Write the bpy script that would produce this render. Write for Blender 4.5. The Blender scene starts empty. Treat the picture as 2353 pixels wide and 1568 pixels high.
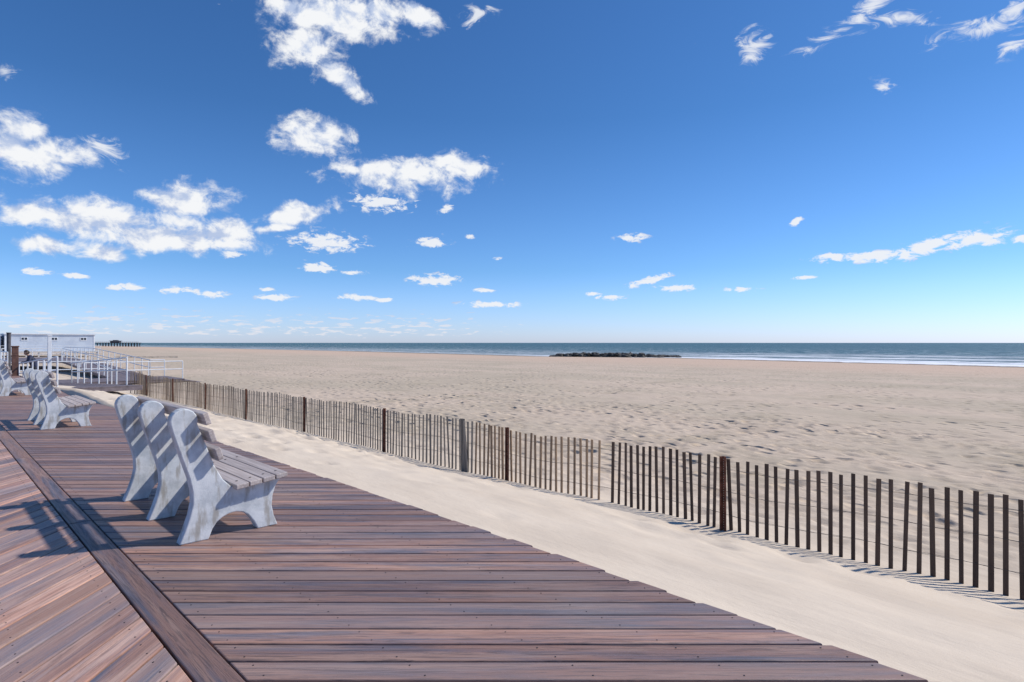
import bpy, bmesh, math, random
import numpy as np
from mathutils import Vector, Matrix, noise
random.seed(4); np.random.seed(4)
R2=math.sqrt(2); F=1356.0; CX=1176.0; HY=788.0; CAMH=1.4
scene=bpy.context.scene
ROT=math.radians(45)

# ------------------------------------------------------------ node helpers
class NT:
    def __init__(s,tree): s.t=tree; s.n=tree.nodes; s.l=tree.links
    def node(s,typ,**kw):
        n=s.n.new(typ)
        for k,v in kw.items(): setattr(n,k,v)
        return n
    def put(s,sock,v):
        if isinstance(v,bpy.types.NodeSocket): s.l.new(v,sock)
        elif v is not None:
            if sock.type=='RGBA' and len(v)==3: v=(*v,1)
            sock.default_value=v
    def math(s,op,a,b=None,c=None,clamp=False):
        n=s.node('ShaderNodeMath',operation=op,use_clamp=clamp)
        s.put(n.inputs[0],a); s.put(n.inputs[1],b); s.put(n.inputs[2],c)
        return n.outputs[0]
    def mix(s,f,a,b,blend='MIX'):
        n=s.node('ShaderNodeMix',data_type='RGBA',blend_type=blend)
        s.put(n.inputs[0],f); s.put(n.inputs[6],a); s.put(n.inputs[7],b)
        return n.outputs[2]
    def ramp(s,v,lo,hi,a=0.0,b=1.0,smooth=True):
        n=s.node('ShaderNodeMapRange',interpolation_type='SMOOTHSTEP' if smooth else 'LINEAR')
        s.put(n.inputs[0],v); s.put(n.inputs[1],lo); s.put(n.inputs[2],hi); s.put(n.inputs[3],a); s.put(n.inputs[4],b)
        return n.outputs[0]
    def mapping(s,v,loc=(0,0,0),rot=(0,0,0),scale=(1,1,1),typ='POINT'):
        n=s.node('ShaderNodeMapping',vector_type=typ)
        s.put(n.inputs[0],v); n.inputs[1].default_value=loc; n.inputs[2].default_value=rot; n.inputs[3].default_value=scale
        return n.outputs[0]
    def mad(s,v,mul,add=(0,0,0)):
        n=s.node('ShaderNodeVectorMath',operation='MULTIPLY_ADD')
        s.put(n.inputs[0],v); n.inputs[1].default_value=mul; n.inputs[2].default_value=add
        return n.outputs[0]
    def noise(s,v,scale,detail=4,rough=.55,dist=0,w=None):
        n=s.node('ShaderNodeTexNoise',noise_dimensions='3D' if w is None else '4D')
        s.put(n.inputs['Vector'],v); n.inputs['Scale'].default_value=scale; n.inputs['Detail'].default_value=detail
        n.inputs['Roughness'].default_value=rough; n.inputs['Distortion'].default_value=dist
        if w is not None: s.put(n.inputs['W'],w)
        return n.outputs[0]
    def noise2(s,v,scale,detail=4,rough=.55,dist=0):
        n=s.node('ShaderNodeTexNoise',noise_dimensions='2D')
        s.put(n.inputs['Vector'],v); n.inputs['Scale'].default_value=scale; n.inputs['Detail'].default_value=detail
        n.inputs['Roughness'].default_value=rough; n.inputs['Distortion'].default_value=dist
        return n.outputs[0]
    def attr(s,name):
        return s.node('ShaderNodeAttribute',attribute_name=name).outputs['Fac']
    def bump(s,h,dist,strength=1,normal=None):
        n=s.node('ShaderNodeBump'); s.put(n.inputs['Height'],h); n.inputs['Distance'].default_value=dist
        s.put(n.inputs['Strength'],strength)
        if normal is not None: s.put(n.inputs['Normal'],normal)
        return n.outputs[0]
def material(name):
    m=bpy.data.materials.new(name); m.use_nodes=True
    T=NT(m.node_tree); b=m.node_tree.nodes['Principled BSDF']
    return m,T,b
def simple(name,col,rough=.6,var=.15,scale=8,bumpd=0.0,metal=0,spec=.5):
    m,T,b=material(name)
    g=T.node('ShaderNodeNewGeometry').outputs['Position']
    n=T.noise(g,scale,4,.6)
    c=T.mix(T.ramp(n,.3,.7),[x*(1-var) for x in col],[min(1,x*(1+var)) for x in col])
    T.put(b.inputs['Base Color'],c); b.inputs['Roughness'].default_value=rough; b.inputs['Metallic'].default_value=metal
    b.inputs['Specular IOR Level'].default_value=spec
    if bumpd: T.put(b.inputs['Normal'],T.bump(n,bumpd))
    return m

# ------------------------------------------------------------ mesh helpers
class MB:
    def __init__(s): s.v=[]; s.f=[]; s.r=[]
    def poly(s,pts,z0,z1,rnd=0.):
        n=len(pts); b=len(s.v)
        for p in pts: s.v.append((p[0],p[1],z0(p) if callable(z0) else z0))
        for p in pts: s.v.append((p[0],p[1],z1(p) if callable(z1) else z1))
        s.f.append([b+i for i in reversed(range(n))]); s.f.append([b+n+i for i in range(n)])
        for i in range(n): j=(i+1)%n; s.f.append([b+i,b+j,b+n+j,b+n+i])
        s.r += [rnd]*(n+2)
    def box(s,x0,x1,y0,y1,z0,z1,rnd=0.):
        s.poly([(x0,y0),(x1,y0),(x1,y1),(x0,y1)],z0,z1,rnd)
    def tube(s,a,b,r,n=8,rnd=0.,r2=None):
        a=Vector(a); b=Vector(b); r2=r if r2 is None else r2
        d=(b-a).normalized(); u=d.orthogonal().normalized(); w=d.cross(u); k=len(s.v)
        for P,rr in((a,r),(b,r2)):
            for i in range(n):
                an=2*math.pi*i/n; s.v.append(tuple(P+u*rr*math.cos(an)+w*rr*math.sin(an)))
        s.f.append([k+i for i in reversed(range(n))]); s.f.append([k+n+i for i in range(n)])
        for i in range(n): j=(i+1)%n; s.f.append([k+i,k+j,k+n+j,k+n+i])
        s.r += [rnd]*(n+2)
    def obox(s,c,ax,ay,az,rnd=0.):
        c=Vector(c);ax=Vector(ax);ay=Vector(ay);az=Vector(az);k=len(s.v)
        for z in(-1,1):
            for x,y in((-1,-1),(1,-1),(1,1),(-1,1)): s.v.append(tuple(c+ax*x+ay*y+az*z))
        s.f+= [[k+3,k+2,k+1,k],[k+4,k+5,k+6,k+7]]+[[k+i,k+(i+1)%4,k+4+(i+1)%4,k+4+i] for i in range(4)]
        s.r+=[rnd]*6
    def make(s,name,mat,parent=None,rot=True,bevel=0,smooth=False,seg=1):
        me=bpy.data.meshes.new(name); me.from_pydata(s.v,[],s.f); me.update()
        a=me.attributes.new('rnd','FLOAT','FACE'); a.data.foreach_set('value',s.r)
        bm=bmesh.new(); bm.from_mesh(me); bmesh.ops.recalc_face_normals(bm,faces=bm.faces); bm.to_mesh(me); bm.free()
        if smooth:
            for p in me.polygons: p.use_smooth=True
        o=bpy.data.objects.new(name,me); scene.collection.objects.link(o)
        if mat: me.materials.append(mat)
        if parent: o.parent=parent
        elif rot: o.rotation_euler[2]=ROT
        if bevel:
            m=o.modifiers.new('bevel','BEVEL'); m.width=bevel; m.segments=seg; m.limit_method='ANGLE'
        return o
def empty(name,t=0,s=0,z=0,rot=True,extra=0):
    e=bpy.data.objects.new(name,None); scene.collection.objects.link(e)
    e.location=((t-s)/R2,(t+s)/R2,z)
    if rot: e.rotation_euler[2]=ROT+extra
    return e
def px_ts(x,d):
    u=(x-CX)/F; return (1+u)*d/R2,(1-u)*d/R2

# ------------------------------------------------------------ camera, sun, world
cam=bpy.data.cameras.new('camera'); co=bpy.data.objects.new('camera',cam); scene.collection.objects.link(co)
co.location=(0,0,CAMH); co.rotation_euler=(math.radians(90.17),0,0)
cam.lens=20.75; cam.sensor_width=36; cam.clip_start=.05; cam.clip_end=60000
scene.camera=co
SAZ=math.radians(76.6); SEL=math.radians(45)
sd=Vector((math.sin(SAZ)*math.cos(SEL),math.cos(SAZ)*math.cos(SEL),math.sin(SEL)))
L=bpy.data.lights.new('sun','SUN'); L.energy=4.1; L.angle=math.radians(1.3); L.color=(1,.94,.86)
lo=bpy.data.objects.new('sun',L); scene.collection.objects.link(lo); lo.rotation_euler=sd.to_track_quat('Z','Y').to_euler(); lo.location=(40,10,40)
scene.view_settings.view_transform='Standard'; scene.view_settings.look='None'; scene.view_settings.exposure=0

w=bpy.data.worlds.new('World'); scene.world=w; w.use_nodes=True
w.cycles.sampling_method='MANUAL'; w.cycles.sample_map_resolution=256
T=NT(w.node_tree); T.n.clear()
out=T.node('ShaderNodeOutputWorld')
sky=T.node('ShaderNodeTexSky',sky_type='NISHITA'); sky.sun_disc=False; sky.sun_elevation=SEL; sky.sun_rotation=SAZ
sky.air_density=1.0; sky.dust_density=.3; sky.ozone_density=2.5
tc=T.node('ShaderNodeTexCoord').outputs['Generated']
sep=T.node('ShaderNodeSeparateXYZ'); T.put(sep.inputs[0],tc)
az=T.math('ARCTAN2',sep.outputs[0],sep.outputs[1]); el=T.math('ARCSINE',sep.outputs[2])
comb=T.node('ShaderNodeCombineXYZ'); T.put(comb.inputs[0],az); T.put(comb.inputs[1],el); AE=comb.outputs[0]
e1=T.ramp(el,0,.12,smooth=False); e2=T.ramp(el,.08,.36,smooth=False)
tint=T.mix(e1,(.66,.80,1.32),(.44,.68,1.03)); tint=T.mix(e2,tint,(.28,.53,.81))
skycol=T.mix(1.0,sky.outputs[0],tint,'MULTIPLY')
bg=T.node('ShaderNodeBackground'); T.put(bg.inputs[0],skycol); bg.inputs[1].default_value=.148
big=[(760,40,165,62,0),(800,20,120,50,0),(880,25,90,40,0),(705,110,85,60,0),(780,172,80,36,-35),(955,38,85,28,-15),(650,15,60,35,0),
(718,313,98,54,0),(45,295,75,52,0),(110,360,135,52,0),(30,345,80,60,0),
(430,462,115,50,0),(230,505,225,46,-4),(490,540,130,45,-8),(60,492,75,32,0),(230,575,66,26,0),(95,565,66,26,0),(370,548,180,38,-3),
(690,490,105,26,12),(640,525,60,13,10),(930,404,180,44,3),(1055,385,85,36,0),(820,392,75,18,-6)]
small=[(873,467,66,20,0),(750,556,84,24,-2),(990,557,38,14,0),(1025,480,22,9,15),(725,616,42,15,0),(998,643,62,14,0),
(1130,700,72,8,0),(635,684,44,9,0),(485,676,38,9,0),(290,660,55,8,0),(405,666,50,9,0),(820,684,46,8,0),(885,690,24,6,0),
(1450,546,36,10,0),(1828,510,18,8,30),(1490,645,56,9,15),(1555,662,60,8,3),(1400,684,36,7,0),(1700,666,45,6,5),
(2010,590,110,13,6),(2120,570,120,18,15),(2240,550,105,22,3),(1920,592,65,11,4),(2345,548,40,11,5),(1080,543,10,6,0),(1140,594,12,5,0),(810,626,28,6,0),
(170,634,36,7,0),(75,624,42,9,0),(530,584,28,9,0),(1848,638,30,5,0),(1110,668,26,5,0),(610,666,20,5,0),(1360,676,22,5,0)]
wisp=[(1930,72,110,26,32),(1990,25,70,28,40),(1725,105,42,36,32),(2070,40,80,20,0),(2260,62,130,26,20),(2335,100,60,26,30),(2330,25,60,26,30),(1100,30,60,22,25),(2030,195,34,16,0),(15,165,34,24,0),(240,335,60,28,-32)]
ANG=[-30,-15,0,15,30]
ROTV={}
def rotv(vec,a):
    k=(id(vec),a)
    if a==0: return vec
    if k not in ROTV: ROTV[k]=T.mapping(vec,rot=(0,0,-math.radians(a)))
    return ROTV[k]
def field(lst,vec):
    acc=None
    for x,y,rx,ry,rot in lst:
        u=(x-CX)/F; v=(HY-y)/F; q=math.sqrt(1+u*u)
        a=math.atan(u); e=math.atan(v/q)
        sx=rx/F/(1+u*u); sy=ry/F/q/(1+(v/q)**2)
        a2=math.atan(u+.01); e2=math.atan((v+.01*math.tan(math.radians(rot)))/math.sqrt(1+(u+.01)**2))
        rr=math.degrees(math.atan2(e2-e,a2-a)); A=min(ANG,key=lambda z:abs(z-rr)); ar=math.radians(-A)
        cx=a*math.cos(ar)-e*math.sin(ar); cy=a*math.sin(ar)+e*math.cos(ar)
        m=T.mad(rotv(vec,A),(1/sx,1/sy,0),(-cx/sx,-cy/sy,0))
        ln=T.node('ShaderNodeVectorMath',operation='LENGTH'); T.put(ln.inputs[0],m)
        acc=ln.outputs['Value'] if acc is None else T.math('MINIMUM',acc,ln.outputs['Value'])
    return T.math('SUBTRACT',1.0,acc)
wn=T.node('ShaderNodeTexNoise',noise_dimensions='2D'); T.put(wn.inputs['Vector'],AE); wn.inputs['Scale'].default_value=18; wn.inputs['Detail'].default_value=3
AEw=T.node('ShaderNodeVectorMath',operation='ADD'); T.put(AEw.inputs[0],AE); T.put(AEw.inputs[1],T.mad(wn.outputs['Color'],(.028,.018,0),(-.014,-.009,0))); AEw=AEw.outputs[0]
AEs=T.mad(AE,(1,1.35,0))
nb=T.noise2(AEs,24,9,.64,.2)
ns=T.noise2(T.mad(AE,(1,2.2,0)),48,5,.66,.3)
nw=T.noise2(T.mapping(AE,rot=(0,0,math.radians(-30)),scale=(1,2.6,1)),20,9,.68,1.0)
fb=field(big,AEw); fs=field(small,AE); fw=field(wisp,AEw)
vb=T.math('MULTIPLY_ADD',nb,1.9,T.math('SUBTRACT',fb,.90))
vs=T.math('MULTIPLY_ADD',ns,3.2,T.math('SUBTRACT',fs,1.52))
vw=T.math('MULTIPLY_ADD',nw,3.8,T.math('SUBTRACT',fw,1.95))
db=T.ramp(vb,-.05,.68); dsm=T.ramp(vs,.0,.7,0,.95); dw=T.ramp(vw,.0,1.1,0,.85)
nh=T.noise2(T.mad(AE,(1,5.0,0)),38,5,.6,.2)
bandm=T.math('MULTIPLY',T.ramp(el,.004,.016),T.ramp(el,.03,.075,1,0))
lm=T.ramp(az,-.15,.1,1,.0)
thr=T.math('SUBTRACT',.765,T.math('MULTIPLY',T.math('MULTIPLY',bandm,T.math('ADD',lm,.15)),.22))
dh=T.math('MULTIPLY',T.ramp(T.math('SUBTRACT',nh,thr),0,.12),.7)
dens=T.math('MAXIMUM',T.math('MAXIMUM',db,dsm),T.math('MAXIMUM',dw,dh))
nlump=T.noise2(T.mad(AEs,(1,1,0),(.010,-.020,0)),24,4,.5,.2)
sh=T.ramp(T.math('ADD',T.math('MULTIPLY',T.math('SUBTRACT',nb,nlump),1.9),T.math('MULTIPLY',vb,.20)),-.3,.33)
sh=T.math('MAXIMUM',sh,T.math('MAXIMUM',T.ramp(fs,-.4,.2,0,.9),T.ramp(fw,-.4,.2,0,.9)))
ccol=T.mix(sh,(.50,.60,.82),(.95,.965,.99))
ccol=T.mix(T.ramp(el,.02,.07,1,0),ccol,(.86,.85,.90))
bc=T.node('ShaderNodeBackground'); T.put(bc.inputs[0],ccol); bc.inputs[1].default_value=.96
ms=T.node('ShaderNodeMixShader'); T.put(ms.inputs[0],dens); T.l.new(bg.outputs[0],ms.inputs[1]); T.l.new(bc.outputs[0],ms.inputs[2])
T.l.new(ms.outputs[0],out.inputs[0])

# ------------------------------------------------------------ terrain
SEA=-3.1
SH_S=[-3000,-100,10,90,127,288,782,3000,9000]; SH_T=[146,146,146,160,146,165,180,240,500]
def shore(s): return np.interp(s,SH_S,SH_T)
def grow(a,step,g,end):
    r=[a]
    while abs(r[-1]-a)<abs(end-a): r.append(r[-1]+step); step*=g
    return r
ts=sorted(set([-400,-150,-60,-20,-8,-2,1.5,2.6]+[round(x,4) for x in np.arange(2.8,18,.065)]+grow(18.0,.09,1.03,420)))
ss=sorted(set([round(x,4) for x in np.arange(-6,20,.075)]+grow(20.0,.1,1.028,9000)+grow(-6.08,-.12,1.12,-1500)))
tg=np.array(ts); sg=np.array(ss); nT=len(tg); nS=len(sg)
TT,SS=np.meshgrid(tg,sg)
P_T=[-400,2.6,2.8,2.99,4,5,6,7,10]; P_Z=[-.35,-.35,-.3,-.045,-.17,-.38,-.6,-.66,-.72]
Z=np.interp(TT,P_T,P_Z)
far=TT>10
SH=shore(SS)
Z=np.where(far,-.72+(SEA+.72)*(TT-10)/(SH-10),Z)
k=np.clip((SS-25)/5,0,1); k=k*k*(3-2*k)
Z=np.where((TT<6.2)&(TT>2.9),Z*(1-k)+np.minimum(Z,-.68)*k,Z)
Z=np.where((TT>=6.2)&(TT<12),Z-.12*k*np.clip((12-TT)/5,0,1),Z)
drift=np.exp(-((SS-19)/4.2)**2)*np.exp(-((TT-3.3)/.75)**2)*(TT>1.5)
Z=Z+.17*drift+np.where((TT<2.95)&(TT>1.4),.16*np.exp(-((SS-19)/4.2)**2)*np.clip((TT-1.9)/.8,0,1),0)
def dimples(n,t0,t1,s0,s1,amp,r0,r1):
    for i in range(n):
        t=random.uniform(t0,t1); s=random.uniform(s0,s1); r=random.uniform(r0,r1); an=random.uniform(-.5,.5)
        i0=np.searchsorted(tg,t-3*r); i1=np.searchsorted(tg,t+3*r); j0=np.searchsorted(sg,s-3*r); j1=np.searchsorted(sg,s+3*r)
        if i1<=i0 or j1<=j0: continue
        a=TT[j0:j1,i0:i1]-t; b=SS[j0:j1,i0:i1]-s; a2=a*math.cos(an)+b*math.sin(an); b2=-a*math.sin(an)+b*math.cos(an)
        q=(a2/r)**2+(b2/(r*1.7))**2
        Z[j0:j1,i0:i1]-=amp*random.uniform(.5,1)*(np.exp(-q*1.6)-.35*np.exp(-(np.sqrt(q)-1.5)**2*3))
dimples(2000,6.5,18,-6,20,.045,.06,.12)
dimples(500,18,40,-6,50,.055,.15,.25)
for k_ in range(26):
    t=random.uniform(7,17); s=random.uniform(-6,16); an=random.uniform(0,6.28)
    for j in range(24):
        an+=random.gauss(0,.06); t+=.62*math.sin(an); s+=.62*math.cos(an); sd2=.1*(-1)**j
        if 6.8<t<18 and -6<s<20: dimples(1,t+sd2*math.cos(an),t+sd2*math.cos(an)+.01,s-sd2*math.sin(an),s-sd2*math.sin(an)+.01,.07,.07,.10)
dimples(60,3.6,5.9,-2,20,.035,.08,.18)
dimples(40,4.4,5.9,0,12,.035,.10,.20)
dimples(230,3.1,5.9,8,20,.05,.07,.13)
Zf=Z.ravel(); Tf=TT.ravel(); Sf=SS.ravel()
add=np.empty(len(Zf))
for i in range(len(Zf)):
    t=Tf[i]; s=Sf[i]
    if t<2.7: add[i]=0; continue
    a=.045 if t<7 else .05
    v=noise.noise((t*.55,s*.35,1.3))*a+noise.noise((t*2.3,s*1.6,4.1))*.014
    if t<25: v+=noise.noise((t*5,s*4,9.1))*.006
    if t>9: v+=noise.noise((t*.07,s*.03,2.2))*.12*min(1,(t-9)/20)*max(0,min(1,(130-t)/60))
    if t<3.15: v*=.35
    add[i]=v
Zf=Zf+add
verts=np.stack([Tf,Sf,Zf],1)
idx=np.arange(nT*nS).reshape(nS,nT)
faces=np.stack([idx[:-1,:-1].ravel(),idx[:-1,1:].ravel(),idx[1:,1:].ravel(),idx[1:,:-1].ravel()],1)
me=bpy.data.meshes.new('sand_beach'); me.from_pydata(verts.tolist(),[],faces.tolist()); me.update()
at=me.attributes.new('shoredist','FLOAT','POINT'); at.data.foreach_set('value',(Tf-shore(Sf)).astype(np.float32))
me.polygons.foreach_set('use_smooth',[True]*len(me.polygons))
beach=bpy.data.objects.new('sand_beach',me); scene.collection.objects.link(beach); beach.rotation_euler[2]=ROT
m,T,b=material('sand')
oc=T.node('ShaderNodeTexCoord').outputs['Object']
so=T.node('ShaderNodeSeparateXYZ'); T.put(so.inputs[0],oc)
n1=T.noise2(T.mad(oc,(1,.45,0)),.12,5,.6)
n2=T.noise2(T.mad(oc,(1,.5,0)),1.1,7,.66)
n3=T.noise2(oc,160,2,.7)
near=T.ramp(so.outputs[0],5.6,8.5)
c=T.mix(T.ramp(n1,.35,.65),(.60,.48,.37),(.52,.43,.325))
c=T.mix(T.math('MULTIPLY',T.ramp(n2,.52,.66),.32),c,(.37,.295,.215))
n5=T.noise2(T.mapping(oc,rot=(0,0,math.radians(45)),scale=(.35,1,1)),.45,6,.7)
c=T.mix(T.math('MULTIPLY',T.ramp(n5,.56,.66),.34),c,(.35,.295,.205))
cs=T.mix(T.ramp(n2,.35,.7),(.71,.60,.475),(.645,.54,.425))
c=T.mix(near,cs,c)
c=T.mix(T.ramp(so.outputs[0],50,100),c,(.62,.46,.345))
c=T.mix(T.math('MULTIPLY',T.ramp(n3,.35,.75),.15),c,(.25,.20,.14))
vn=T.node('ShaderNodeTexVoronoi',voronoi_dimensions='2D'); T.put(vn.inputs['Vector'],T.mad(oc,(1.0,.7,0))); vn.inputs['Scale'].default_value=1.9
fp=T.ramp(vn.outputs['Distance'],.05,.26)
nmask=T.ramp(T.noise2(oc,.25,3,.5),.38,.55)
pit=T.math('MULTIPLY',T.math('SUBTRACT',1.0,fp),T.math('MULTIPLY',nmask,near))
c=T.mix(T.math('MULTIPLY',pit,.22),c,(.2,.16,.12))
sd_=T.attr('shoredist')
c=T.mix(T.ramp(T.math('ADD',sd_,T.math('MULTIPLY',n2,6.)),-14,-4),c,(.25,.205,.165))
T.put(b.inputs['Base Color'],c); b.inputs['Roughness'].default_value=.95; b.inputs['Specular IOR Level'].default_value=.12
rip=T.noise2(T.mapping(oc,rot=(0,0,.5),scale=(1,.35,1)),7,3,.55)
bm1=T.bump(T.math('SUBTRACT',T.math('MULTIPLY',n2,.85),T.math('MULTIPLY',pit,1.2)),.07,T.ramp(near,0,1,.45,.85))
bm2=T.bump(rip,.009,.6,bm1); bm3=T.bump(n3,.002,.6,bm2)
T.put(b.inputs['Normal'],bm3)
me.materials.append(m)

# ------------------------------------------------------------ sea
tw=np.array([100,120,130]+list(np.arange(136,260,4))+[300,400,600,1000,2000,5000,12000,30000],float)
sw=np.array([-30000,-8000,-2000,-500]+list(np.arange(-200,1000,25))+[1500,3000,9000,30000],float)
A,B=np.meshgrid(tw,sw); Af=A.ravel(); Bf=B.ravel()
idx=np.arange(A.size).reshape(A.shape)
faces=np.stack([idx[:-1,:-1].ravel(),idx[:-1,1:].ravel(),idx[1:,1:].ravel(),idx[1:,:-1].ravel()],1)
me=bpy.data.meshes.new('sea_water'); me.from_pydata(np.stack([Af,Bf,np.full(A.size,SEA)],1).tolist(),[],faces.tolist()); me.update()
at=me.attributes.new('shoredist','FLOAT','POINT'); at.data.foreach_set('value',(Af-shore(Bf)).astype(np.float32))
sea=bpy.data.objects.new('sea_water',me); scene.collection.objects.link(sea); sea.rotation_euler[2]=ROT
m,T,b=material('sea')
oc=T.node('ShaderNodeTexCoord').outputs['Object']
so=T.node('ShaderNodeSeparateXYZ'); T.put(so.inputs[0],oc)
sdn=T.attr('shoredist')
wv=T.noise2(T.mad(oc,(1,.35,0)),.22,5,.68,.4)
wl=T.noise2(T.mad(oc,(1,.25,0)),.03,4,.6)
c=T.mix(T.ramp(wv,.38,.62),(.018,.080,.105),(.095,.20,.225))
c=T.mix(T.ramp(sdn,5,150,.8,0),c,(.24,.29,.30))
c=T.mix(T.math('MULTIPLY',T.ramp(wl,.4,.6),.4),c,(.03,.085,.125))
bn=T.noise2(T.mad(oc,(1,.12,0)),.12,4,.6)
ph=T.math('SINE',T.math('ADD',T.math('MULTIPLY',sdn,.16),T.math('MULTIPLY',bn,12)))
fo=T.math('MULTIPLY',T.ramp(ph,.0,.8),T.ramp(sdn,45,140,1.,0))
fo=T.math('MULTIPLY',fo,T.ramp(wv,.36,.48))
edge=T.math('MULTIPLY',T.ramp(sdn,6,22,1,0),T.ramp(wv,.24,.38))
caps=T.math('MULTIPLY',T.ramp(T.noise2(T.mad(oc,(1,.3,0)),.45,3,.7),.58,.66),T.ramp(sdn,40,500,.85,.3))
foam=T.math('MAXIMUM',T.math('MULTIPLY',T.math('MAXIMUM',fo,edge),T.ramp(so.outputs[1],90,180,1,.25)),caps)
c=T.mix(foam,c,(.88,.89,.90))
T.put(b.inputs['Base Color'],c); b.inputs['Roughness'].default_value=.55; b.inputs['Specular IOR Level'].default_value=.18
T.put(b.inputs['Normal'],T.bump(wv,1.2,.8))
me.materials.append(m)

# ------------------------------------------------------------ boardwalk
def deckmat(name,rot,bright=1.0,tan=.5,grain=.6):
    m,T,b=material(name)
    g=T.node('ShaderNodeNewGeometry').outputs['Position']
    r=T.attr('rnd')
    p=T.mapping(g,rot=(0,0,rot)) if rot else g
    w1=T.math('MULTIPLY',r,37.)
    st=T.noise(T.mad(p,(.5,8,1)),1.6,5,.62,.5,w=w1)
    gr=T.noise(T.mad(p,(.9,24,1)),2.4,5,.72,1.8,w=w1)
    s3=T.noise(T.mad(p,(.4,7,1)),2.3,3,.6,.3,w=T.math('MULTIPLY',r,91.))
    big_=T.noise(g,.45,3,.5)
    k=bright
    c=T.mix(T.ramp(st,.34,.58),(.13*k,.125*k,.155*k),(.305*k,.175*k,.13*k))
    c=T.mix(T.math('MULTIPLY',T.ramp(s3,.45,.66),tan),c,(.46*k,.315*k,.245*k))
    c=T.mix(T.math('MULTIPLY',T.ramp(gr,.49,.60),grain),c,(.068*k,.055*k,.055*k))
    r2=T.math('FRACT',T.math('MULTIPLY',r,7.31)); r3=T.math('FRACT',T.math('MULTIPLY',r,23.7))
    c=T.mix(1.0,c,T.mix(r,(.66,.67,.72),(1.32,1.22,1.14)),'MULTIPLY')
    c=T.mix(T.math('MULTIPLY',T.ramp(r2,.5,1.),.42),c,(.19*k,.17*k,.18*k))
    c=T.mix(T.math('MULTIPLY',T.ramp(r3,.6,1.),.30),c,(.38*k,.21*k,.13*k))
    c=T.mix(T.math('MULTIPLY',T.ramp(big_,.5,.7),.16),c,(.45,.37,.3))
    T.put(b.inputs['Base Color'],c); T.put(b.inputs['Roughness'],T.ramp(gr,.3,.7,.42,.58)); b.inputs['Specular IOR Level'].default_value=.42
    T.put(b.inputs['Normal'],T.bump(gr,.004,.9))
    return m
EDGE=2.97; B0=.805; B1=.95
walk=empty('boardwalk',rot=False)
pr=MB(); Y=-3.0; PITCH=.1475; PW=.1365
while Y<46:
    y0=Y; y1=Y+PW; o=random.uniform(-.012,.018)
    f=lambda t,y: (R2*t-y,y)
    pr.poly([f(B1+.008,y0),f(EDGE+o,y0),f(EDGE+o,y1),f(B1+.008,y1)],-.028,random.uniform(-.001,.001),random.random())
    Y+=PITCH
pr.make('cross_planks',deckmat('deck_boards_cross',0,1.08),walk,bevel=.006,seg=2)
pl=MB(); X=-46.0
while X<6:
    x0=X;x1=X+PW
    f=lambda t,x:(x,R2*t-x)
    pl.poly([f(-4,x0),f(-4,x1),f(B0-.010,x1),f(B0-.010,x0)][::-1],-.028,random.uniform(-.001,.001),random.random())
    X+=PITCH
pl.make('diagonal_planks',deckmat('deck_boards_diagonal',math.radians(90),1.38,.75,.42),walk,bevel=.006,seg=2)
bb=MB(); s=-5.3
def tsxy(t,s): return ((t-s)/R2,(t+s)/R2)
while s<60:
    bb.poly([tsxy(B0,s),tsxy(B1,s),tsxy(B1,s+3.64),tsxy(B0,s+3.64)],-.028,.001,random.random()); s+=3.65
bb.make('border_board',deckmat('deck_boards_border',math.radians(-135),1.0),walk,bevel=.006,seg=2)
jj=MB()
jj.poly([tsxy(-4,-5),tsxy(2.90,-5),tsxy(2.90,60),tsxy(-4,60)],-.22,-.034,0)  # solid near-black slab under the planks, shade of the gaps put into its colour
jj.make('gap_shade_slab',simple('gap_shade_dark',(.02,.017,.016),.9),walk)
sc=MB(); Y=1.5
while Y<12:
    for t in(1.02,1.5,2.0,2.45,2.92):
        for q in(.03,.108):
            y=-3+PITCH*round((Y+3)/PITCH)+q; x=R2*t-y
            sc.tube((x,y,0),(x,y,.0018),.004,6)
    Y+=PITCH
X=-8
while X<1.5:
    for t in(.72,.3,-.15,-.6):
        for q in(.03,.106):
            x=-46+PITCH*round((X+46)/PITCH)+q; y=R2*t-x
            sc.tube((x,y,0),(x,y,.0018),.004,6)
    X+=PITCH
sc.make('screws',simple('screw_heads',(.05,.04,.04),.5),walk)

# ------------------------------------------------------------ benches
mc,T,b=material('weathered_concrete')
g=T.node('ShaderNodeTexCoord').outputs['Object']
n1=T.noise(g,6,6,.65); n2=T.noise(T.mad(g,(1,1,.25)),14,5,.6); n3=T.noise(g,220,2,.6)
c=T.mix(T.ramp(n1,.35,.62),(.49,.52,.54),(.69,.71,.72))
c=T.mix(T.math('MULTIPLY',T.ramp(n2,.50,.66),.7),c,(.32,.285,.235))
c=T.mix(T.math('MULTIPLY',T.ramp(n3,.55,.7),.25),c,(.25,.25,.25))
T.put(b.inputs['Base Color'],c); b.inputs['Roughness'].default_value=.85; b.inputs['Specular IOR Level'].default_value=.3
T.put(b.inputs['Normal'],T.bump(n3,.002,.6,T.bump(n1,.01,.5)))
mslat,T,b=material('bench_composite_slat')
g=T.node('ShaderNodeTexCoord').outputs['Object']; r=T.attr('rnd')
n1=T.noise(T.mad(g,(30,1.0,30)),2,5,.6,.4,w=T.math('MULTIPLY',r,20.))
c=T.mix(T.ramp(n1,.35,.65),(.40,.335,.30),(.56,.49,.45))
c=T.mix(1.0,c,T.mix(r,(.88,.88,.9),(1.1,1.08,1.06)),'MULTIPLY')
T.put(b.inputs['Base Color'],c); b.inputs['Roughness'].default_value=.55; T.put(b.inputs['Normal'],T.bump(n1,.002,.5))
mbolt=simple('steel_bolt',(.25,.2,.17),.4,metal=.8)
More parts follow.
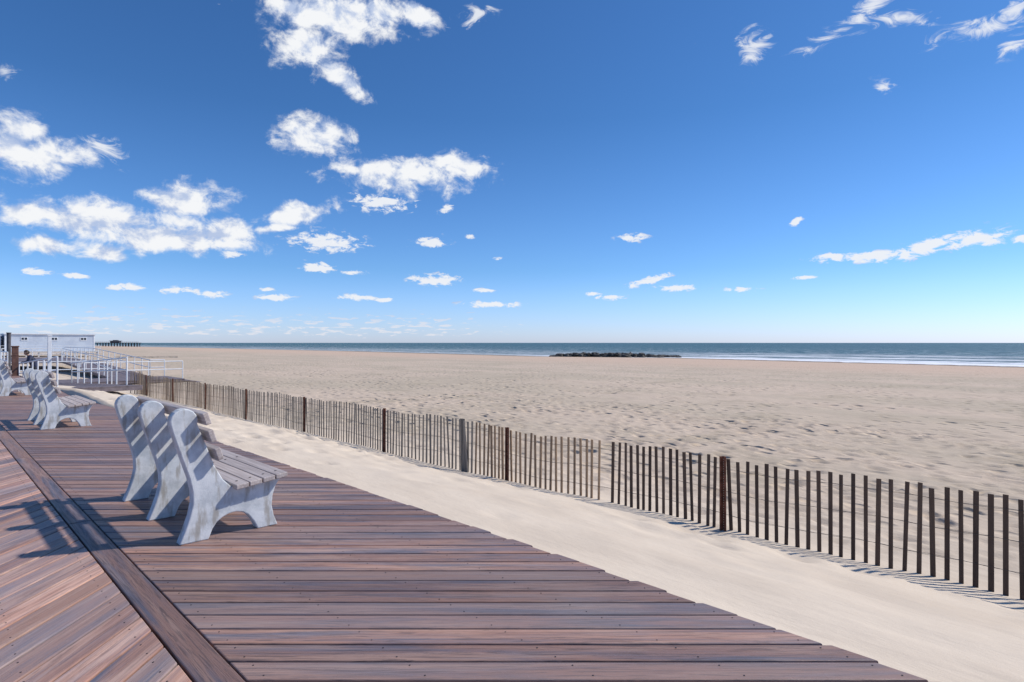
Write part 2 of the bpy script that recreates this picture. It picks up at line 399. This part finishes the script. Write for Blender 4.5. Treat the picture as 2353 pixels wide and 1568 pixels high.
OUT=[(1.259,0),(1.448,0),(1.475,.07),(1.505,.112),(1.543,.139),(1.585,.155),(1.633,.16),(1.68,.148),(1.722,.12),(1.765,.06),(1.792,0),(1.945,0),(1.915,.08),(1.9,.156),(1.907,.235),(1.93,.305),(1.975,.37),
(1.66,.337),(1.60,.352),(1.545,.41),(1.487,.518),(1.435,.66),(1.385,.79)]
cc=(1.288,.853)
for i in range(11):
    an=math.radians(-15+i*21); OUT.append((cc[0]+.088*math.cos(an),cc[1]+.088*math.sin(an)))
OUT+=[(1.222,.76),(1.27,.609),(1.322,.45),(1.343,.35),(1.345,.27),(1.325,.18),(1.295,.09)]
def bench(t0,s0,extra=0):
    e=empty('park_bench',t0,s0,0,extra=extra)
    for i in range(3):
        mb=MB(); n=len(OUT); y0=i*.79; y1=y0+.085
        for yy in(y0,y1):
            for (a,z) in OUT: mb.v.append((a-1.26,yy,z))
        mb.f.append(list(range(n))); mb.f.append([n+k for k in reversed(range(n))])
        for k in range(n): j=(k+1)%n; mb.f.append([k,j,n+j,n+k])
        mb.r+=[0]*(n+2)
        mb.make('concrete_support_%d'%(i+1),mc,e,bevel=.008,seg=2)
    sl=MB(); ya=-.075; yb=1.74
    for (t,z) in((1.412,.868),(1.447,.742),(1.493,.612)):
        dv=Vector((-.33,0,1)).normalized()
        sl.obox((t-1.26,(ya+yb)/2,z),dv*.044,(0,(yb-ya)/2,0),Vector((dv.z,0,-dv.x))*.02,random.random())
    sl.make('back_slats',mslat,e,bevel=.006,seg=2)
    sl=MB()
    for i,t in enumerate((1.945,1.848,1.751,1.654)):
        z=.337+(t-1.66)*.105+.0205
        sl.obox((t-1.26,(ya+yb)/2,z),Vector((1,0,.105)).normalized()*.0445,(0,(yb-ya)/2,0),(0,0,.018),random.random())
    sl.make('seat_slats',mslat,e,bevel=.006,seg=2)
    bo=MB()
    for i in range(3):
        y=i*.79+.042
        for t in(1.945,1.848,1.751,1.654):
            z=.337+(t-1.66)*.105+.0385
            bo.tube((t-1.26,y,z),(t-1.26,y,z+.004),.009,8)
    bo.make('bolts',mbolt,e)
    return e
bench(1.26,4.50); bench(1.345,12.05,.0); bench(1.42,20.3); bench(1.45,28.6)

# ------------------------------------------------------------ snow fence
mw,T,b=material('weathered_fence_slat')
g=T.node('ShaderNodeTexCoord').outputs['Object']; r=T.attr('rnd')
n1=T.noise(T.mad(g,(40,40,3)),1.5,5,.65,w=T.math('MULTIPLY',r,30.))
so=T.node('ShaderNodeSeparateXYZ'); T.put(so.inputs[0],g)
dark=T.mix(n1,(.045,.03,.024),(.16,.115,.09)); grey=T.mix(n1,(.12,.105,.09),(.38,.34,.29)); tan=T.mix(n1,(.18,.115,.07),(.54,.39,.26))
isT=T.math('GREATER_THAN',so.outputs[1],4.35); isG=T.math('GREATER_THAN',so.outputs[1],6.85)
c=T.mix(isG,T.mix(isT,dark,tan),grey)
c=T.mix(T.math('MULTIPLY',T.ramp(so.outputs[1],15,19),.5),c,tan)
c=T.mix(1.0,c,T.mix(r,(.7,.7,.72),(1.25,1.22,1.18)),'MULTIPLY')
T.put(b.inputs['Base Color'],c); b.inputs['Roughness'].default_value=.9; b.inputs['Specular IOR Level'].default_value=.2
T.put(b.inputs['Normal'],T.bump(n1,.004,.7))
fence=empty('snow_fence')
FT=6.01
def ftop(s): return .185+.012*math.sin(s*1.9)+.008*math.sin(s*4.1+1)-(.03*math.exp(-((s-5.2)/1.2)**2))
def fline(s): return FT+.035*math.sin(s*1.95)+.02*math.sin(s*.7)
fs_=MB(); s=-4.5
posts=[-3.58,-.38,2.82,6.02,9.22,12.42,15.62,18.82,22.0,25.2]
while s<27.1:
    tilt=random.gauss(0,.013)
    if random.random()<.05: tilt+=random.choice((-1,1))*random.uniform(.02,.045)
    zt=ftop(s)+random.gauss(0,.009); zb=-1.0; H=(zt-zb)/2; wd=random.uniform(.0155,.0195)
    up=Vector((random.gauss(0,.012),tilt,1)).normalized()
    c=Vector((fline(s),s,(zt+zb)/2))
    yaw=random.gauss(0,.12); a=Vector((math.sin(yaw),math.cos(yaw),0))
    a=(a-up*a.dot(up)).normalized(); n=a.cross(up)
    fs_.obox(c,a*wd,n*.0045,up*H,random.random())
    s+=random.gauss(.094,.006)
    if abs(s-4.35)<.05: s+=.1
for k in range(5):
    s0=7.0+k*.03; fs_.obox((fline(s0)-.02,s0,-.4),(0,.018,0),(.0045,0,0),(random.gauss(0,.01),random.gauss(0,.03),.61),random.random())
for k in range(14):
    s0=26.9+random.uniform(-.1,.25); fs_.obox((FT+random.uniform(-.2,.2),s0,-.35),(0,.018,0),(.0045,0,0),(random.gauss(0,.03),random.gauss(0,.03),.62),.5)
fs_.make('wooden_slats',mw,fence)
wr=MB()
for zw in(.08,-.16,-.40):
    for off in(-.006,.006):
        p=None; s=-4.5
        while s<27:
            q=(fline(s)+off,s,zw+ftop(s)-.185+.006*math.sin(s*9+off*400+zw*7))
            if p: wr.tube(p,q,.0018,4)
            p=q; s+=.19
wr.make('wire_strands',simple('galvanised_wire',(.10,.085,.08),.6,metal=.3),fence)
mp=simple('rusty_steel_post',(.14,.055,.035),.85,.45,14,.003,spec=.25)
po=MB()
for s in posts:
    t=fline(s)-.03; z1=ftop(s)+.03; lean=random.gauss(0,.006)
    c=Vector((t,s,(z1-1)/2)); h=(z1+1)/2
    po.obox(c,(0,.016,0),(.003,0,0),(0,lean,h))
    for sg_ in(-1,1):
        po.obox(c+Vector((-.010,sg_*.0175,0)),(.0115,0,0),(0,.003,0),(0,lean,h-.0005))
        po.obox(c+Vector((-.022,sg_*.028,0)),(0,.0085,0),(.003,0,0),(0,lean,h-.001))
po.make('u_channel_posts',mp,fence)
ho=MB()
for s in posts[:8]:
    t=fline(s)-.0345
    z=ftop(s)-.0
    while z>-.65: ho.tube((t+.001,s,z),(t-.0015,s,z),.0048,8); z-=.0254
ho.make('post_holes',simple('post_hole_sand_seen_through',(.45,.36,.28),.9),fence)

# ------------------------------------------------------------ access ramp, rails
mrail=simple('white_painted_rail',(.72,.74,.76),.4,.06)
mramp=simple('ramp_decking',(.17,.14,.15),.7,.25,5)
ramp=empty('access_ramp')
rb=MB()
def slab(t0,t1,s0,s1,za,zb,th=.12,axis='s'):
    f=(lambda p:za+(zb-za)*(p[1]-s0)/(s1-s0)) if axis=='s' else (lambda p:za+(zb-za)*(p[0]-t0)/(t1-t0))
    rb.poly([(t0,s0),(t1,s0),(t1,s1),(t0,s1)],lambda p:f(p)-th,f,random.random())
n=80
for i in range(n):
    sa=22.5+i*(13-.0)/n; sb=sa+13/n-.012; za=-.004-.55*(sa-22.5)/13; slab(3.0,5.2,sa,sb,za,za-.55*(13/n)/13,.03)
slab(3.02,5.18,22.5,35.5,-.04,-.59,.12)
for i in range(24):
    ta=3.0+i*.3; slab(ta,ta+.288,35.51,39,-.555,-.555,.03)
slab(3.02,10.18,35.53,38.98,-.59,-.59,.12)
for i in range(90):
    sa=39.01+i*16/90; sb=sa+16/90-.012; za=-.555+.6*(sa-39)/16; slab(7.4,9.4,sa,sb,za,za+.6/90,.03)
slab(7.42,9.38,39.01,55,-.59,.01,.12)
slab(3.0,9.4,55.01,70,.045,.045,.15)
for i in range(3): slab(10.21+i*.3,10.5+i*.3,35.6,38.9,-.66-.0-.06*i,-.66-.06*i,.05)
rb.make('ramp_planks',mramp,ramp)
rl=MB()
def rail(pts,gap=1.5,h=.95,base=None):
    for a,b in zip(pts[:-1],pts[1:]):
        a=Vector(a);b=Vector(b); L_=(b-a).length; k=max(1,round(L_/gap))
        for hh in(h,h*.55): rl.tube(a+Vector((0,0,hh)),b+Vector((0,0,hh)),.026,8)
        for i in range(k+1):
            p=a+(b-a)*i/k; rl.tube(p-Vector((0,0,.15)),p+Vector((0,0,h)),.026,8)
rail([(3.05,23.5,0),(3.05,35.4,-.54)]); rail([(5.15,24.5,-.08),(5.15,35.4,-.54),(10.1,35.6,-.55)])
rail([(10.1,39,-.55),(9.35,39,-.55),(9.35,55,.03),(9.35,68,.04)],1.7)
rail([(3.1,39,-.55),(7.45,39,-.55),(7.45,55,.03)],1.7)
rail([(2.9,37,.0),(2.9,58,.0)],1.8); rail([(4.0,55.1,.04),(7.4,55.1,.04)])
rl.make('pipe_handrails',mrail,ramp,smooth=False)
t,s=2.95,24.3
p=MB(); p.box(t-.05,t+.05,s-.05,s+.05,-.1,1.62); p.box(t-.062,t+.062,s-.062,s+.062,1.62,1.66); p.box(t-.058,t+.058,s-.058,s+.058,0,.1)
p.make('white_post',mrail,bevel=.004)
t,s=2.8,32.6
p=MB(); p.box(t-.11,t+.11,s-.08,s+.08,-.1,1.22); p.box(t-.13,t+.13,s-.1,s+.1,1.22,1.27); p.box(t-.118,t+.118,s-.088,s+.088,.85,.9)
p.make('wooden_post',simple('brown_stained_wood',(.12,.06,.045),.8,.3,6,.004),bevel=.006)
t,s=3.0,37.7
p=MB(); p.tube((t,s,-.6),(t,s,1.85),.085,12); p.tube((t,s,1.85),(t,s,1.9),.1,12)
p.make('timber_pile',simple('grey_pile_wood',(.09,.085,.09),.85,.3,6,.004))

# ------------------------------------------------------------ person on the ramp, leaning on its rail (local +x = facing)
per=empty('person',3.62,34.3,-.505,extra=math.radians(180))
def skin(name,pts,edges,mat,sub=2,root=0):
    me=bpy.data.meshes.new(name); me.from_pydata([p[:3] for p in pts],edges,[]); me.update()
    o=bpy.data.objects.new(name,me); scene.collection.objects.link(o); o.parent=per
    sm=o.modifiers.new('skin','SKIN'); sm.use_smooth_shade=True
    for i,p in enumerate(pts):
        d=me.skin_vertices[0].data[i]; r=p[3]; d.radius=(r if isinstance(r,tuple) else (r,r)); d.use_root=(i==root)
    u=o.modifiers.new('sub','SUBSURF'); u.levels=sub; u.render_levels=sub
    me.materials.append(mat); return o
mj=simple('navy_jacket',(.012,.018,.05),.65,.3,8,.01); mt_=simple('dark_trousers',(.018,.02,.03),.8,.3,8,.008)
ms_=simple('skin_tone',(.45,.27,.19),.5,.05); mh_=simple('dark_hair',(.03,.02,.015),.6,.3,30); msh=simple('black_shoes',(.015,.015,.015),.5)
skin('trouser_leg_left',[(.0,.075,.88,.115),(.0,.09,.74,.105),(.03,.105,.46,.075),(-.02,.12,.05,.055)],[(0,1),(1,2),(2,3)],mt_)
skin('trouser_leg_right',[(.0,-.075,.88,.115),(.0,-.09,.74,.105),(.06,-.105,.46,.075),(.03,-.12,.05,.055)],[(0,1),(1,2),(2,3)],mt_)
skin('jacket_torso',[(-.01,0,.74,(.19,.15)),(.0,0,.84,(.20,.16)),(.03,0,.98,(.19,.155)),(.10,0,1.14,(.22,.16)),(.17,0,1.26,(.19,.12)),(.22,0,1.34,.075)],[(0,1),(1,2),(2,3),(3,4),(4,5)],mj)
for nm,sy in(('sleeve_left',1),('sleeve_right',-1)):
    skin(nm,[(.15,.13*sy,1.27,.09),(.17,.20*sy,1.22,.085),(.21,.29*sy,1.04,.068),(.485,.235*sy,.978,.048)],[(0,1),(1,2),(2,3)],mj)
for nm,sy in(('hand_left',1),('hand_right',-1)):
    H=[(.46,.24*sy,.972,.026),(.54,.225*sy,.985,.03)]; E=[(0,1)]
    for q,(dy,ln) in enumerate(((-.028,.060),(-.010,.070),(.010,.066),(.028,.052))):
        k=len(H); H+= [(.575,(.225+dy)*sy,.992,.010),(.575+ln*.6,(.225+dy)*sy,.985,.009),(.575+ln*.75,(.225+dy)*sy,.985-ln*.55,.008)]; E+=[(1,k),(k,k+1),(k+1,k+2)]
    k=len(H); H+=[(.53,.185*sy,.975,.011),(.56,.165*sy,.96,.009)]; E+=[(1,k),(k,k+1)]
    skin(nm,H,E,ms_,1)
skin('neck',[(.20,0,1.30,.06),(.25,0,1.40,.055)],[(0,1)],ms_,1)
bmx=bmesh.new(); bmesh.ops.create_uvsphere(bmx,u_segments=24,v_segments=16,radius=1)
hc=Vector((.275,0,1.455))
def hd(v):
    x,y,z=v.x,v.y,v.z
    x*=.095; y*=.075; z*=.115
    if x>.05: x+=.018*math.exp(-(y/.014)**2-((z+.005)/.022)**2)-.008*math.exp(-((abs(y)-.03)/.014)**2-((z-.018)/.012)**2)
    if z<-.02: x+=.01; y*=.9
    return x,y,z
R_=Matrix.Rotation(math.radians(22),3,'Y')
for v in bmx.verts: v.co=hc+R_@Vector(hd(v.co))
for sy in(-1,1):
    r_=bmesh.ops.create_uvsphere(bmx,u_segments=10,v_segments=8,radius=1)
    for v in r_['verts']: v.co=hc+R_@(Vector((-.005,.075*sy,0))+Vector((v.co.x*.018,v.co.y*.008,v.co.z*.03)))
me=bpy.data.meshes.new('head'); bmx.to_mesh(me); bmx.free(); me.polygons.foreach_set('use_smooth',[True]*len(me.polygons))
o=bpy.data.objects.new('head',me); scene.collection.objects.link(o); o.parent=per; me.materials.append(ms_)
bmx=bmesh.new(); bmesh.ops.create_uvsphere(bmx,u_segments=24,v_segments=16,radius=1)
for v in bmx.verts:
    c=v.co.copy(); q=1.09+.03*noise.noise(c*4)
    if c.x>.35 and c.z<.55: q=.8
    v.co=hc+R_@Vector((c.x*.095*q-.006,c.y*.075*q,c.z*.115*q+.006 if c.z>-.5 else c.z*.09))
me=bpy.data.meshes.new('hair'); bmx.to_mesh(me); bmx.free(); me.polygons.foreach_set('use_smooth',[True]*len(me.polygons))
o=bpy.data.objects.new('hair',me); scene.collection.objects.link(o); o.parent=per; me.materials.append(mh_)
ey=MB()
for sy in(-1,1):
    p0=hc+R_@Vector((.088,.029*sy,.018)); p1=hc+R_@Vector((.0935,.029*sy,.018)); ey.tube(p0,p1,.008,8)
p0=hc+R_@Vector((.09,-.02,-.052)); p1=hc+R_@Vector((.09,.02,-.052)); ey.tube(p0,p1,.004,6)
ey.make('eyes_and_mouth',mh_,per)
for nm,x,y in(('shoe_left',-.02,.12),('shoe_right',.03,-.12)):
    skin(nm,[(x-.03,y,.05,.05),(x+.08,y,.042,.045),(x+.17,y,.034,.034)],[(0,1),(1,2)],msh)

# ------------------------------------------------------------ bath house
bh=empty('beach_pavilion_building')
m,T,b=material('white_clapboard')
g=T.node('ShaderNodeTexCoord').outputs['Object']; so=T.node('ShaderNodeSeparateXYZ'); T.put(so.inputs[0],g)
saw=T.math('FRACT',T.math('MULTIPLY',so.outputs[2],5.0))
c=T.mix(T.ramp(T.noise(g,.8,4,.6),.3,.7),(.55,.61,.70),(.66,.72,.79)); T.put(b.inputs['Base Color'],c)
T.put(b.inputs['Normal'],T.bump(saw,.03,1.0)); b.inputs['Roughness'].default_value=.6
p=MB(); p.box(8.9,20.2,117.8,125,.1,2.72); p.box(-1,8.5,118.6,126,.1,2.45); p.make('walls',m,bh)
mt=simple('white_trim',(.75,.77,.8),.5,.05)
p=MB(); p.box(8.75,20.35,117.6,125.2,2.72,2.85); p.box(-1.2,8.65,118.4,126.2,2.45,2.58)
p.box(8.88,9.05,117.74,117.8,.1,2.72); p.box(20.05,20.22,117.74,117.8,.1,2.72)
for t in(11.2,14.9,18.7):
    p.box(t-.42,t+.42,117.73,117.797,1.75,1.84); p.box(t-.42,t+.42,117.73,117.797,2.2,2.29); p.box(t-.42,t-.35,117.73,117.797,1.84,2.2); p.box(t+.35,t+.42,117.73,117.797,1.84,2.2); p.box(t-.03,t+.03,117.75,117.797,1.84,2.2)
p.make('roof_and_trim',mt,bh)
p=MB()
for t in(11.2,14.9,18.7): p.box(t-.35,t+.35,117.77,117.81,1.84,2.2)
p.make('windows',simple('dark_glass',(.03,.04,.06),.1),bh)
p=MB(); p.box(-1,20.6,116.2,125,-.12,.1); 
for i in range(15): p.box(-.8+i*1.5,-.6+i*1.5,116.3,116.5,-1.5,-.12)
p.make('deck_platform',simple('grey_white_platform',(.5,.5,.5),.7),bh)
rl=MB(); 
rail([(0,112,.0),(20,112,-.1)],2.,1.0)
rl.make('front_railing',mrail,bh)
t0,s0=px_ts(262,92); 
p=MB()
for i in range(10): p.box(t0+i*.85,t0+i*.85+.8,s0-i*.2,s0+.15-i*.2,-2.2,-.75-.01*i)
p.make('wooden_bulkhead',simple('bleached_timber',(.35,.31,.27),.9,.3,3))

# ------------------------------------------------------------ fishing pier
pier=empty('fishing_pier',rot=False)
D=640.; xa=(216-CX)/F*D; xb=(318-CX)/F*D
p=MB(); p.box(xa,xb,D,D+5,.9,1.5)
x=xa
while x<=xb+.1:
    for yy in(D+.3,D+4.4): p.box(x-.3,x+.3,yy,yy+.6,-6,.9)
    x+=3.1
p.make('deck_and_piles',simple('dark_pier_timber',(.05,.045,.045),.9),pier)
p=MB(); xm=(262-CX)/F*D; p.box(xm-5,xm+5,D+.8,D+4.2,1.5,3.3); p.box(xm-5.8,xm+5.8,D+.2,D+4.8,3.3,3.7); p.box(xm-2.5,xm+2.5,D+1.4,D+3.6,3.7,4.4)
p.make('pier_shed',simple('pier_shed_grey',(.12,.13,.15),.8),pier)
rl=MB()
for hh in(2.0,2.6): rl.tube((xa,D+.1,hh),(xb,D+.1,hh),.08,4)
x=xa
while x<xb: rl.tube((x,D+.1,1.5),(x,D+.1,2.6),.08,4); x+=2.2
rl.make('pier_railing',simple('pier_rail',(.12,.12,.12),.8),pier)

# ------------------------------------------------------------ rock jetty
bmx=bmesh.new()
for i in range(330):
    f_=random.random(); x=12.5+f_*39; y=190+random.gauss(0,1.6)-6*f_
    hgt=1.35*math.sin(math.pi*min(1,max(0,f_))**.8)**.5
    r=random.uniform(.45,1.0); z=SEA+random.uniform(-.2,max(.15,hgt-.35))
    ret=bmesh.ops.create_icosphere(bmx,subdivisions=2,radius=r)
    sx,sy,sz=random.uniform(.8,1.5),random.uniform(.8,1.3),random.uniform(.5,.8); sd0=random.uniform(0,99)
    for v in ret['verts']:
        q=v.co.copy(); v.co=q*(1+.45*noise.noise(q*1.4/r+Vector((sd0,0,0))))
        v.co=Vector((v.co.x*sx,v.co.y*sy,v.co.z*sz))+Vector((x,y,z))
me=bpy.data.meshes.new('rock_jetty'); bmx.to_mesh(me); bmx.free()
o=bpy.data.objects.new('rock_jetty',me); scene.collection.objects.link(o); me.materials.append(simple('dark_wet_rock',(.06,.056,.05),.8,.5,.7,.05))
